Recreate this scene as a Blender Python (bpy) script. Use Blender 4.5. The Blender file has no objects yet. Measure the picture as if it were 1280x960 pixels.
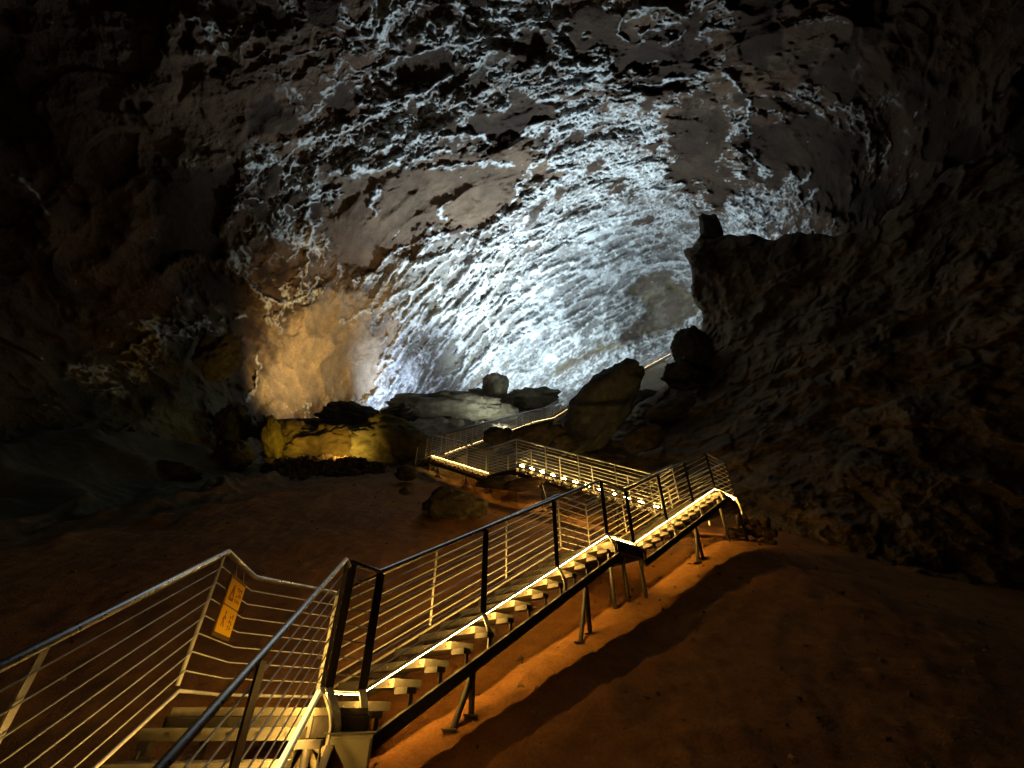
import bpy, bmesh, math, random
import numpy as np
from concurrent.futures import ThreadPoolExecutor
from mathutils import Vector, Matrix

random.seed(7)
S = bpy.context.scene
COL = S.collection

# ------------------------------------------------------------------ camera, world, exposure, lamps
F_PX, PITCH = 570.0, math.radians(35.8)
CP, SP = math.cos(PITCH), math.sin(PITCH)
cam_d = bpy.data.cameras.new('camera')
cam_d.sensor_width = 36.0
cam_d.lens = 36.0 * F_PX / 1280.0
cam_d.clip_start, cam_d.clip_end = 0.05, 400.0
cam = bpy.data.objects.new('camera', cam_d)
COL.objects.link(cam)
cam.location = (0, 0, 0)
cam.rotation_euler = (math.pi / 2 + PITCH, 0, 0)
S.camera = cam

world = bpy.data.worlds.new('World')
S.world = world
world.use_nodes = True
bg = world.node_tree.nodes['Background']
bg.inputs['Color'].default_value = (1.0, 0.56, 0.26, 1)
bg.inputs['Strength'].default_value = 0.0013
S.view_settings.view_transform = 'Standard'
S.view_settings.look = 'None'
S.view_settings.exposure = 0.0
S.view_settings.gamma = 1.0
S.cycles.use_denoising = True
S.cycles.max_bounces = 6
S.cycles.diffuse_bounces = 3
S.cycles.glossy_bounces = 2
S.cycles.sample_clamp_indirect = 4.0


def ray(u, v):
    """Direction (axis depth 1) of photograph point u, v; works on arrays."""
    xc = (np.asarray(u, float) - 640.0) / F_PX
    yc = (480.0 - np.asarray(v, float)) / F_PX
    return np.stack([xc, CP - SP * yc, SP + CP * yc], axis=-1)


def at(u, v, t):
    return Vector(ray(u, v) * t)


def at_z(u, v, z):
    r = ray(u, v)
    return Vector(r * (z / r[2]))


def climb(p, u, v, slope):
    """Point seen at u, v that a flight of the given slope reaches from p."""
    r = ray(u, v)
    lo, hi = 0.5 * p.length, 6 * p.length + 10
    best, bt = 1e9, lo
    for t in np.linspace(lo, hi, 8000):
        q = r * t
        run = math.hypot(q[0] - p.x, q[1] - p.y)
        e = abs(q[2] - p.z - slope * run)
        if q[2] > p.z and e < best:
            best, bt = e, t
    return Vector(r * bt)


def spot(name, loc, target, power, color, size=1.6, blend=0.6, radius=0.25):
    d = bpy.data.lights.new(name, 'SPOT')
    d.energy, d.color = power, color
    d.spot_size, d.spot_blend, d.shadow_soft_size = size, blend, radius
    o = bpy.data.objects.new(name, d)
    COL.objects.link(o)
    o.location = loc
    o.rotation_euler = (Vector(target) - Vector(loc)).to_track_quat('-Z', 'Y').to_euler()
    return o


WHITE = (0.66, 0.85, 1.0)
BLUE = (0.50, 0.68, 1.0)
AMBER = (1.0, 0.62, 0.16)
# floodlights that stand on the floor behind the boulders of the ridge
spot('floodlight_or_fill', at(668, 506, 48), at(630, 235, 46), 44000, WHITE, 2.12, 1.0, 1.2)
spot('floodlight_or_fill', at(650, 504, 55), at(690, 400, 63), 11500, WHITE, 2.9, 0.5, 0.8)
spot('floodlight_or_fill', at(735, 486, 60), at(740, 380, 66), 4000, WHITE, 2.8, 0.8)
spot('floodlight_or_fill', at(500, 520, 46), at(560, 400, 60), 6000, BLUE, 3.0, 1.0)
spot('floodlight_or_fill', at(868, 412, 45), at(820, 330, 58), 4500, WHITE, 2.5, 0.6)
spot('floodlight_or_fill', at(905, 330, 34), at(1010, 200, 38), 3600, BLUE, 1.8, 1.0)
# amber floodlights at the foot of the left bank, plus one added neutral fill
spot('floodlight_or_fill', at(405, 523, 28.5), at(405, 455, 38), 8500, (1.0, 0.68, 0.28), 1.5, 1.0)
spot('floodlight_or_fill', at(636, 533, 32.6), at(570, 503, 37), 900, (0.92, 0.95, 0.78), 2.7, 1.0, 0.5)  # added fill lamp with no source of its own; brightens the ridge boulders
spot('floodlight_or_fill', at(428, 566, 20.3), at(420, 535, 25), 260, (1.0, 0.62, 0.10), 2.9, 1.0, 0.15)
spot('floodlight_or_fill', at(352, 572, 21.0), at(342, 530, 23), 60, (1.0, 0.66, 0.08), 1.9, 0.6, 0.1)

# ------------------------------------------------------------------ numpy noise
rng = np.random.default_rng(11)
PERM = rng.permutation(256).astype(np.int32)
PERM = np.concatenate([PERM, PERM, PERM])
GRAD = rng.normal(size=(256, 3)).astype(np.float32)
GRAD /= np.linalg.norm(GRAD, axis=1, keepdims=True)


def _perlin(p):
    p = p.astype(np.float32)
    f = np.floor(p)
    i = f.astype(np.int32) & 255
    f = p - f
    w = f * f * f * (f * (f * 6 - 15) + 10)
    out = 0
    for dx in (0, 1):
        wx = w[:, 0] if dx else 1 - w[:, 0]
        a = PERM[i[:, 0] + dx]
        for dy in (0, 1):
            wy = wx * (w[:, 1] if dy else 1 - w[:, 1])
            b = PERM[a + i[:, 1] + dy]
            for dz in (0, 1):
                wz = wy * (w[:, 2] if dz else 1 - w[:, 2])
                g = GRAD[PERM[b + i[:, 2] + dz] & 255]
                d = g[:, 0] * (f[:, 0] - dx) + g[:, 1] * (f[:, 1] - dy) + g[:, 2] * (f[:, 2] - dz)
                out = out + wz * d
    return out * 1.6


POOL = ThreadPoolExecutor(4)


def par(fn, p):
    if len(p) < 20000:
        return fn(p)
    return np.concatenate(list(POOL.map(fn, np.array_split(p, 16))))


def perlin(p):
    return par(_perlin, p)


def fbm(p, o=4, g=0.5, l=2.03):
    def fn(q):
        s, a, n = 0, 1.0, 0
        for k in range(o):
            s = s + a * _perlin(q + 17.3 * k)
            n += a
            a *= g
            q = q * l
        return s / n
    return par(fn, p)


def ridged(p, o=4, g=0.55, l=2.1):
    """Ridged noise in 0..1, sharp crests near 1."""
    def fn(q):
        s, a, n, prev = 0, 1.0, 0, 1.0
        for k in range(o):
            r = 1 - np.abs(_perlin(q + 31.7 * k)) * 1.6
            r = np.clip(r, 0, 1) ** 2
            s = s + a * r * prev
            prev = np.clip(r * 1.6, 0.25, 1)
            n += a
            a *= g
            q = q * l
        return s / n
    return par(fn, p)


def cells(p, jit=0.9):
    """Voronoi F1, F2 and a random value for the nearest cell."""
    def fn(q):
        i0 = np.floor(q).astype(np.int32)
        f1 = np.full(len(q), 9.0, np.float32)
        f2 = np.full(len(q), 9.0, np.float32)
        idn = np.zeros(len(q), np.float32)
        for dx in (-1, 0, 1):
            for dy in (-1, 0, 1):
                for dz in (-1, 0, 1):
                    c = i0 + (dx, dy, dz)
                    h = PERM[(PERM[(PERM[c[:, 0] & 255] + c[:, 1]) & 255] + c[:, 2]) & 255]
                    pt = c + 0.5 + jit * 0.5 * GRAD[h]
                    d = np.linalg.norm(q - pt, axis=1)
                    m = d < f1
                    f2 = np.where(m, f1, np.minimum(f2, d))
                    idn = np.where(m, h / 255.0, idn)
                    f1 = np.where(m, d, f1)
        return np.stack([f1, f2, idn], axis=1)
    r = par(fn, p)
    return r[:, 0], r[:, 1], r[:, 2]


def sstep(a, b, x):
    t = np.clip((x - a) / (b - a), 0, 1)
    return t * t * (3 - 2 * t)


def tps(pts, vals):
    """Thin-plate interpolation through 2-D control points; returns a function."""
    pts = np.asarray(pts, float)
    vals = np.asarray(vals, float)
    c, s = pts.mean(0), pts.std()
    a = (pts - c) / s
    n = len(a)

    def k(d2):
        return 0.5 * d2 * np.log(d2 + 1e-9)
    d2 = ((a[:, None] - a[None]) ** 2).sum(-1)
    M = np.zeros((n + 3, n + 3))
    M[:n, :n] = k(d2) + 0.02 * np.eye(n)
    M[:n, n] = 1
    M[:n, n + 1:] = a
    M[n:, :n] = M[:n, n:].T
    w = np.linalg.solve(M, np.concatenate([vals, np.zeros(3)]))

    def f(q):
        def fn(z):
            b = (z - c) / s
            r = w[n] + b @ w[n + 1:]
            for j in range(n):
                r = r + w[j] * k(((b - a[j]) ** 2).sum(1))
            return r
        return par(fn, np.asarray(q, float))
    return f


def sdist(q, poly):
    """Signed distance to a polygon, positive inside."""
    poly = np.asarray(poly, float)

    def fn(p):
        d = np.full(len(p), 1e18)
        ins = np.zeros(len(p), bool)
        for a, b in zip(poly, np.roll(poly, -1, 0)):
            e, w = b - a, p - a
            t = np.clip((w @ e) / (e @ e), 0, 1)
            d = np.minimum(d, ((w - t[:, None] * e) ** 2).sum(1))
            c = (a[1] <= p[:, 1]) != (b[1] <= p[:, 1])
            x = a[0] + (p[:, 1] - a[1]) / (e[1] if abs(e[1]) > 1e-9 else 1e-9) * e[0]
            ins ^= c & (p[:, 0] < x)
        return np.sqrt(d) * np.where(ins, 1, -1)
    return par(fn, q)


# ------------------------------------------------------------------ objects and meshes
def props(o, label=None, cat=None, group=None, kind=None):
    for k, v in (('label', label), ('category', cat), ('group', group), ('kind', kind)):
        if v:
            o[k] = v
    return o


def link(name, me, mat=None, parent=None):
    if mat is not None and not me.materials:
        me.materials.append(mat)
    o = bpy.data.objects.new(name, me)
    COL.objects.link(o)
    if parent is not None:
        o.parent = parent
    return o


def thing(name, label, cat, loc=(0, 0, 0), group=None):
    o = bpy.data.objects.new(name, None)
    o.empty_display_size = 0.1
    COL.objects.link(o)
    o.location = loc
    return props(o, label, cat, group)


def np_mesh(name, V, Fq, color=None, smooth=True):
    """Mesh from numpy arrays of vertices and equal-sized faces."""
    me = bpy.data.meshes.new(name)
    n, k = Fq.shape
    me.vertices.add(len(V))
    me.vertices.foreach_set('co', np.ascontiguousarray(V, np.float32).ravel())
    me.loops.add(n * k)
    me.loops.foreach_set('vertex_index', np.ascontiguousarray(Fq, np.int32).ravel())
    me.polygons.add(n)
    me.polygons.foreach_set('loop_start', np.arange(0, n * k, k, dtype=np.int32))
    me.polygons.foreach_set('use_smooth', np.full(n, smooth))
    if color is not None:
        a = me.attributes.new('tint', 'FLOAT_COLOR', 'POINT')
        c = np.ones((len(V), 4), np.float32)
        c[:, :3] = color
        a.data.foreach_set('color', c.ravel())
    me.update(calc_edges=True)
    return me


def grid_faces(ny, nx):
    i = np.arange(ny * nx).reshape(ny, nx)
    return np.stack([i[:-1, :-1], i[:-1, 1:], i[1:, 1:], i[1:, :-1]], -1).reshape(-1, 4)


class MB:
    """Collects boxes, bars and tubes into one mesh."""

    def __init__(self):
        self.v, self.f, self.sm = [], [], []

    def quadbox(self, c):
        n = len(self.v)
        self.v += [tuple(p) for p in c]
        for q in ((0, 3, 2, 1), (4, 5, 6, 7), (0, 1, 5, 4), (1, 2, 6, 5), (2, 3, 7, 6), (3, 0, 4, 7)):
            self.f.append(tuple(n + k for k in q))
            self.sm.append(False)
        return self

    def bar(self, a, b, side, w, h):
        """Rectangular bar from a to b; side = width direction."""
        a, b, side = Vector(a), Vector(b), Vector(side)
        d = (b - a).normalized()
        s = (side - d * side.dot(d)).normalized()
        u = d.cross(s).normalized()
        c = []
        for p in (a, b):
            for x, y in ((-1, -1), (1, -1), (1, 1), (-1, 1)):
                c.append(p + s * (x * w / 2) + u * (y * h / 2))
        return self.quadbox(c)

    def tube(self, pts, r, n=6, caps=True):
        pts = [Vector(p) for p in pts]
        rings = []
        up = None
        for k, p in enumerate(pts):
            if k == 0:
                d = pts[1] - p
            elif k == len(pts) - 1:
                d = p - pts[-2]
            else:
                d = (pts[k + 1] - p).normalized() + (p - pts[k - 1]).normalized()
            d.normalize()
            if up is None:
                up = Vector((0, 0, 1)) if abs(d.z) < 0.95 else Vector((1, 0, 0))
            s = d.cross(up).normalized()
            w = s.cross(d).normalized()
            base = len(self.v)
            rr = r[k] if isinstance(r, (list, tuple)) else r
            for j in range(n):
                a = 2 * math.pi * (j + 0.5) / n
                self.v.append(tuple(p + s * (rr * math.cos(a)) + w * (rr * math.sin(a))))
            rings.append(base)
        for a, b in zip(rings, rings[1:]):
            for j in range(n):
                k2 = (j + 1) % n
                self.f.append((a + j, a + k2, b + k2, b + j))
                self.sm.append(True)
        if caps:
            self.f.append(tuple(rings[0] + j for j in range(n))[::-1])
            self.f.append(tuple(rings[-1] + j for j in range(n)))
            self.sm += [False, False]
        return self

    def build(self, name, mat, parent=None):
        me = bpy.data.meshes.new(name)
        me.from_pydata(self.v, [], self.f)
        me.polygons.foreach_set('use_smooth', self.sm)
        me.update()
        return link(name, me, mat, parent)


# ------------------------------------------------------------------ materials
def new_mat(name):
    m = bpy.data.materials.new(name)
    m.use_nodes = True
    nt = m.node_tree
    return m, nt, nt.nodes['Principled BSDF']


def nd(nt, kind, **kw):
    n = nt.nodes.new(kind)
    for k, v in kw.items():
        if hasattr(n, k):
            setattr(n, k, v)
        else:
            n.inputs[k].default_value = v
    return n


def ramp(nt, src, stops):
    r = nt.nodes.new('ShaderNodeValToRGB')
    e = r.color_ramp.elements
    while len(e) < len(stops):
        e.new(0.5)
    for k, (p, c) in enumerate(stops):
        e[k].position = p
        e[k].color = (c, c, c, 1) if isinstance(c, (int, float)) else (*c, 1)
    nt.links.new(src, r.inputs['Fac'])
    return r.outputs['Color']


def mix(nt, a, b, fac, mode='MIX'):
    m = nt.nodes.new('ShaderNodeMix')
    m.data_type, m.blend_type = 'RGBA', mode
    for s, x in ((m.inputs[0], fac), (m.inputs[6], a), (m.inputs[7], b)):
        if isinstance(x, (int, float)):
            s.default_value = x
        elif isinstance(x, tuple):
            s.default_value = (*x, 1)
        else:
            nt.links.new(x, s)
    return m.outputs[2]


def rock_mat(name, color=None, scale=1.0, bump=0.5, rough=0.88, dist=0.12, speck=0.5):
    """Rock or soil: vertex tint (or a plain colour), mottling, grain and bump in object space."""
    m, nt, b = new_mat(name)
    L = nt.links
    tc = nd(nt, 'ShaderNodeTexCoord').outputs['Object']
    n1 = nd(nt, 'ShaderNodeTexNoise', **{'Scale': 1.3 * scale, 'Detail': 6.0, 'Roughness': 0.65})
    n2 = nd(nt, 'ShaderNodeTexNoise', **{'Scale': 9.0 * scale, 'Detail': 5.0, 'Roughness': 0.7})
    n3 = nd(nt, 'ShaderNodeTexVoronoi', **{'Scale': 5.0 * scale})
    n3.feature = 'DISTANCE_TO_EDGE'
    for n in (n1, n2, n3):
        L.new(tc, n.inputs['Vector'])
    if color is None:
        base = nd(nt, 'ShaderNodeAttribute', attribute_name='tint').outputs['Color']
    else:
        base = mix(nt, color, color, 0.0)
    v1 = ramp(nt, n1.outputs['Fac'], [(0.25, 1 - speck), (0.75, 1 + 0.45 * speck)])
    v2 = ramp(nt, n2.outputs['Fac'], [(0.3, 1 - 0.7 * speck), (0.7, 1 + 0.3 * speck)])
    c = mix(nt, base, v1, 1.0, 'MULTIPLY')
    c = mix(nt, c, v2, 1.0, 'MULTIPLY')
    L.new(c, b.inputs['Base Color'])
    b.inputs['Roughness'].default_value = rough
    b.inputs['Specular IOR Level'].default_value = 0.25
    add = nd(nt, 'ShaderNodeMath', operation='MULTIPLY_ADD')
    L.new(n2.outputs['Fac'], add.inputs[0])
    add.inputs[1].default_value = 0.55
    L.new(n1.outputs['Fac'], add.inputs[2])
    add2 = nd(nt, 'ShaderNodeMath', operation='MULTIPLY_ADD')
    L.new(ramp(nt, n3.outputs['Distance'], [(0.0, 0.0), (0.12, 1.0)]), add2.inputs[0])
    add2.inputs[1].default_value = 0.12
    L.new(add.outputs[0], add2.inputs[2])
    bp = nd(nt, 'ShaderNodeBump', **{'Strength': bump, 'Distance': dist})
    L.new(add2.outputs[0], bp.inputs['Height'])
    L.new(bp.outputs['Normal'], b.inputs['Normal'])
    return m


def metal_mat(name, col, rough, metallic=0.85, speck=0.25, scale=30):
    m, nt, b = new_mat(name)
    tc = nd(nt, 'ShaderNodeTexCoord').outputs['Object']
    n = nd(nt, 'ShaderNodeTexNoise', **{'Scale': scale, 'Detail': 4.0})
    nt.links.new(tc, n.inputs['Vector'])
    c = mix(nt, col, ramp(nt, n.outputs['Fac'], [(0.3, 1 - speck), (0.7, 1 + speck * 0.5)]), 1.0, 'MULTIPLY')
    nt.links.new(c, b.inputs['Base Color'])
    nt.links.new(ramp(nt, n.outputs['Fac'], [(0.2, rough * 0.75), (0.8, min(1, rough * 1.3))]), b.inputs['Roughness'])
    b.inputs['Metallic'].default_value = metallic
    return m


def glow_mat(name, col, strength):
    m, nt, b = new_mat(name)
    b.inputs['Base Color'].default_value = (0.8, 0.8, 0.7, 1)
    b.inputs['Emission Color'].default_value = (*col, 1)
    b.inputs['Emission Strength'].default_value = strength
    return m


M_WALL = rock_mat('cave_rock', None, 0.8, 0.7, 0.85, 0.16, 0.42)
M_SPUR = rock_mat('spur_rock', None, 1.3, 0.9, 0.88, 0.14, 0.5)
M_SOIL = rock_mat('red_soil', None, 3.0, 0.55, 0.92, 0.05, 0.35)
M_STONE = rock_mat('grey_stone', None, 2.2, 0.8, 0.88, 0.08, 0.5)
M_STEEL = metal_mat('galvanised_steel', (0.74, 0.70, 0.62), 0.42, 0.2, 0.15)
M_RAIL = metal_mat('brushed_rail', (0.55, 0.55, 0.55), 0.3, 0.95, 0.05)
M_DARK = metal_mat('dark_steel', (0.13, 0.115, 0.10), 0.55, 0.6)
M_TREAD = metal_mat('tread_plate', (0.19, 0.17, 0.13), 0.6, 0.15, 0.35, 14)
M_BOLT = metal_mat('bolt_steel', (0.25, 0.24, 0.22), 0.4, 0.9)
LED = (1.0, 0.56, 0.115)
M_LED = glow_mat('led_strip', LED, 245.0)
M_LEDFAR = glow_mat('led_strip_far', LED, 90.0)
M_LEDTOP = glow_mat('led_line', (1.0, 0.80, 0.30), 1.6)
M_LEDDIM = glow_mat('led_strip_dim', (1.0, 0.68, 0.28), 20.0)
M_LEDDOT = glow_mat('led_lamp', (1.0, 0.62, 0.17), 260.0)

# ------------------------------------------------------------------ the staircase's key points (foot line of the railings)
SL = 0.55
W = 0.97
RAIL_H, N_BAR = 1.0, 7
zL1 = 0.133
A_l1, A_r1 = at_z(285, 690, zL1 + 1), at_z(432, 700, zL1 + 1)
for p in (A_l1, A_r1):
    p.z = zL1
azA = math.radians(-8.2)
dA = Vector((math.sin(azA), math.cos(azA), SL))
A_l0, A_r0 = A_l1 - dA * 4.6, A_r1 - dA * 4.9
L1a = at_z(319, 722, zL1 + 1); L1a.z = zL1
L1b = at_z(423, 742, zL1 + 1); L1b.z = zL1
B_n0 = at_z(475, 715, zL1 + 1); B_n0.z = zL1
B_n1 = climb(B_n0, 758, 670, SL)
dB = (B_n1 - B_n0)
nB = Vector((-dB.y, dB.x, 0)).normalized()
B_f0, B_f1 = B_n0 + nB * W, B_n1 + nB * W
C_n0 = at_z(791, 680, B_n1.z)
C_n1 = climb(C_n0, 893, 611, SL)
dC = C_n1 - C_n0
nC = Vector((-dC.y, dC.x, 0)).normalized()
C_f0, C_f1 = C_n0 + nC * W, C_n1 + nC * W
z3 = C_n1.z
L3a = at_z(919, 623, z3)
D_n0 = at_z(829, 637, z3)
D_n1 = climb(D_n0, 646, 581, SL)
dD = D_n1 - D_n0
nD = Vector((dD.y, -dD.x, 0)).normalized()
D_f0, D_f1 = D_n0 + nD * W, D_n1 + nD * W
z4 = D_n1.z
E_n0 = at_z(610, 591, z4)
E_n1 = climb(E_n0, 539, 569, SL)
dE = E_n1 - E_n0
nE = Vector((dE.y, -dE.x, 0)).normalized()
E_f0, E_f1 = E_n0 + nE * W, E_n1 + nE * W
z5 = E_n1.z
F_n0 = at_z(556, 567, z5)
F_n1 = at(668, 527, 34)
G_n0 = at_z(692, 522, F_n1.z)
G_n1 = at(742, 491, 45)
H_n0 = at_z(752, 489, G_n1.z)
H_n1 = at(838, 442, 58)


def left(a, b):
    d = b - a
    return Vector((-d.y, d.x, 0)).normalized()


print('KEY', {k: tuple(round(c, 2) for c in v) for k, v in dict(A_l1=A_l1, A_r1=A_r1, L1a=L1a, L1b=L1b, B_n0=B_n0, B_n1=B_n1, C_n0=C_n0,
      C_n1=C_n1, L3a=L3a, D_n0=D_n0, D_n1=D_n1, E_n0=E_n0, E_n1=E_n1, F_n0=F_n0, F_n1=F_n1, G_n0=G_n0, G_n1=G_n1, H_n0=H_n0, H_n1=H_n1).items()})

# ------------------------------------------------------------------ ground
GP = []


def gpt(p, drop):
    GP.append((p.x, p.y, p.z - drop))


for a, b, n, d0, d1 in ((A_l0, A_l1, 3, 1.6, 0.9), (A_r0, A_r1, 3, 1.6, 0.8), (B_n0, B_n1, 5, 0.52, 0.98), (B_f0, B_f1, 5, 0.5, 0.85),
                        (C_n0, C_n1, 3, 1.0, 0.85), (D_n0, D_n1, 4, 1.1, 1.2), (E_n0, E_n1, 3, 0.95, 0.75),
                        (F_n0, F_n1, 4, 0.8, 0.9), (G_n0, G_n1, 3, 0.9, 0.9), (H_n0, H_n1, 4, 0.9, 0.9)):
    for k in range(n):
        s = k / (n - 1)
        gpt(a.lerp(b, s), d0 + (d1 - d0) * s)
for x, y, z in ((-10, 8, 1.6), (-12, 0, -3.6), (-24, 12, 5.0), (5.0, 5.4, -0.45), (8, 10, 2.0), (9, 6, -0.5), (13, 13, 3.6),
                (3, 0, -4.2), (10, -4, -6.5), (-6, -6, -7), (-8, 15, 6.3), (-4, 12, 4.4), (-20, 30, 13), (-10, 34, 17.5), (2, 44, 25),
                (-25, 45, 20), (0, 55, 31), (25, 60, 43), (14, 20, 10), (30, 30, 18), (30, 5, -2), (-35, 20, 8), (30, 50, 36),
                (-10, 22, 10.6), (-6, 21.5, 11.0), (-13, 21.5, 9.7), (-3, 22, 12.4)):
    GP.append((x, y, z))
for u, v, t in ((552, 528, 36), (663, 512, 42), (605, 528, 36), (500, 532, 33), (455, 545, 28), (760, 520, 36), (800, 510, 34),
                (0, 640, 13), (100, 600, 16), (200, 572, 19), (110, 540, 18.5), (-200, 600, 13), (250, 560, 21)):
    gpt(at(u, v, t), 0.0)
G_F = tps([p[:2] for p in GP], [p[2] for p in GP])


def ground_h(q):
    """Ground height for an (n, 2) array."""
    q = np.asarray(q, float)
    z = G_F(q)
    p = np.concatenate([q, np.zeros((len(q), 1))], 1)
    near = 1 - sstep(9, 14, q[:, 1]) * 0.9
    z = z + 0.035 * near * (ridged(p / 0.9 + 3, 4) - 0.35)
    z = z + (0.22 - 0.15 * near) * fbm(p / 3.2, 3) + 0.04 * fbm(p / 0.7 + 5, 3)
    side_ = sstep(6.0, 11.0, -q[:, 0]) * sstep(9, 13, q[:, 1])
    z = z + side_ * (0.8 * (ridged(p / 3.4 + 19, 3) - 0.3) + 0.22 * fbm(p / 0.8 + 29, 4))
    z = z + sstep(17, 22, q[:, 1]) * 0.9 * (ridged(p / 2.2 + 49, 4) - 0.35)
    rocky = sstep(0.05, 0.5, fbm(p / 2.4 + 40, 3)) * sstep(11, 15, q[:, 1])
    z = z + rocky * 0.5 * (ridged(p / 1.3 + 9, 3) - 0.3)
    return z


def gz(x, y):
    return float(ground_h([[x, y]])[0])


xs = np.concatenate([np.arange(-45, -13, 0.5), np.arange(-13, 11, 0.06), np.arange(11, 45, 0.5)])
ys = np.concatenate([np.arange(-8, 2.5, 0.4), np.arange(2.5, 17, 0.06), np.arange(17, 30, 0.12), np.arange(30, 72, 0.4)])
gx, gy = np.meshgrid(xs, ys)
q = np.stack([gx.ravel(), gy.ravel()], 1)
z = ground_h(q)
p3 = np.concatenate([q, z[:, None]], 1)
z = z + 0.028 * fbm(p3 / 0.16, 3) + 0.03 * np.clip(fbm(p3 / 0.35 + 77, 2) - 0.25, 0, 1) * 3
p3[:, 2] = z
k1 = sstep(-0.3, 0.4, fbm(p3 / 2.6, 4))[:, None]
k2 = sstep(0.1, 0.5, fbm(p3 / 1.1 + 21, 3))[:, None]
far = sstep(15, 19, q[:, 1])[:, None]
gc = np.array([0.38, 0.165, 0.032]) * (1 - k1) + np.array([0.29, 0.12, 0.028]) * k1
gc = gc * (1 - 0.35 * k2) + np.array([0.13, 0.075, 0.045]) * 0.35 * k2
gc = gc * (1 - far) + np.array([0.24, 0.20, 0.14]) * far
olv = (sstep(7.0, 12.0, -q[:, 0] + 2 * fbm(p3 / 2 + 8, 3)) * sstep(9, 13, q[:, 1]))[:, None]
gc = gc * (1 - olv) + np.array([0.12, 0.115, 0.07]) * olv
o = link('ground', np_mesh('ground', p3, grid_faces(len(ys), len(xs)), gc), M_SOIL)
props(o, 'reddish brown sandy slope under and around the stairs', kind='structure')

# ------------------------------------------------------------------ cave wall and ceiling
TW = [(640, 0, 26), (640, -300, 22), (640, 150, 36), (640, 250, 46), (720, 350, 61), (700, 450, 66), (560, 480, 60), (500, 430, 50),
      (400, 430, 40), (330, 470, 34), (260, 430, 29), (120, 480, 23), (0, 300, 20), (0, 0, 19), (-350, 200, 15), (-350, -300, 16),
      (250, 150, 27), (400, 250, 36), (900, 60, 29), (900, 200, 44), (1000, 220, 42), (1090, 150, 31), (1160, 260, 27), (1280, 60, 21),
      (1630, 0, 15), (1630, 500, 16), (870, 360, 68), (820, 420, 70), (150, 570, 20), (330, 560, 30), (-350, 640, 13), (500, 560, 58),
      (760, 520, 70), (1000, 420, 40), (1200, 500, 26), (1300, -300, 18)]
T_F = tps([a[:2] for a in TW], [math.log(a[2]) for a in TW])

us = np.concatenate([np.linspace(-420, -30, 60), np.arange(-30, 1310, 1.25), np.linspace(1310, 1700, 60)])
vs = np.concatenate([np.linspace(-420, -30, 60), np.arange(-30, 600, 1.25), np.linspace(600, 700, 20)])
uu, vv = np.meshgrid(us, vs)
uv = np.stack([uu.ravel(), vv.ravel()], 1)
R = ray(uv[:, 0], uv[:, 1])
T = np.exp(T_F(uv))
P = R * T[:, None]
e1 = np.array([math.cos(0.55), -SP * math.sin(0.55), CP * math.sin(0.55)])
e2 = np.array([-math.sin(0.55), -SP * math.cos(0.55), CP * math.cos(0.55)])
e3 = np.array([0, CP, SP])
Q = np.stack([P @ e1 / 2.7, P @ e2, P @ e3 / 1.2], 1)
wob = np.stack([fbm(P / 5 + 3, 2), fbm(P / 5 + 50, 2), fbm(P / 5 + 90, 2)], 1)
Q = Q + wob * 1.3
Q0 = Q
# uneven outline of the painted regions, in photograph units
wu = uv + np.stack([fbm(P / 5 + 11, 6, 0.62), fbm(P / 5 + 71, 6, 0.62)], 1) * 58

PATCH = {   # smooth bare slabs: outline, recess in metres, softness
    'slab': ([(392, 262), (430, 222), (520, 203), (575, 186), (640, 187), (692, 172), (688, 205), (645, 240), (606, 288), (545, 300), (482, 320),
              (470, 336), (430, 346), (396, 352)], 0.9),
    'grey': ([(585, 140), (660, 128), (690, 150), (692, 168), (640, 180), (572, 172)], 0.7),
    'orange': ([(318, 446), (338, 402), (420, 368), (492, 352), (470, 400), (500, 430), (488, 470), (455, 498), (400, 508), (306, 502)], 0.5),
    'dark_top': ([(746, 108), (758, 66), (830, 45), (892, 38), (902, 80), (868, 100), (800, 112)], 1.3),
    'dark_mid': ([(826, 140), (905, 128), (912, 200), (900, 262), (860, 240), (832, 190)], 0.8),
    'dark_right': ([(940, 160), (1010, 140), (1070, 170), (1080, 240), (1150, 250), (1090, 285), (1010, 270), (990, 230), (930, 240)], 0.9),
    'top_left': ([(505, 60), (560, 50), (590, 85), (560, 120), (500, 100)], 0.7),
    'lower': ([(796, 340), (838, 334), (860, 352), (882, 392), (850, 412), (800, 430), (740, 455), (690, 482), (680, 470), (715, 442), (758, 426),
               (780, 410), (802, 385), (786, 362)], 0.9),
    'left_mid': ([(180, 200), (290, 190), (300, 260), (280, 330), (190, 330)], 0.8),
    'left_low': ([(215, 340), (300, 330), (330, 395), (250, 390)], 0.7),
    'top_mid': ([(630, 50), (680, 40), (700, 90), (640, 110)], 0.7),
}
bare = np.zeros(len(uv))
h = np.zeros(len(uv))
sd_all = {}
for nm, (poly, dep) in PATCH.items():
    sd = sdist(wu if nm != 'lower' else 0.7 * uv + 0.3 * wu, poly)
    sd_all[nm] = sd
    m = sstep(-7, 10, sd) * (0.88 if nm == 'lower' else 1.0)
    bare = np.maximum(bare, m)
    h -= dep * sstep(-4, 14, sd)


def lobe(cx, cy, rx, ry, rot=0.0):
    c, s = math.cos(rot), math.sin(rot)
    dx, dy = wu[:, 0] - cx, wu[:, 1] - cy
    return np.exp(-(((dx * c + dy * s) / rx) ** 2 + ((-dx * s + dy * c) / ry) ** 2))


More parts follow.
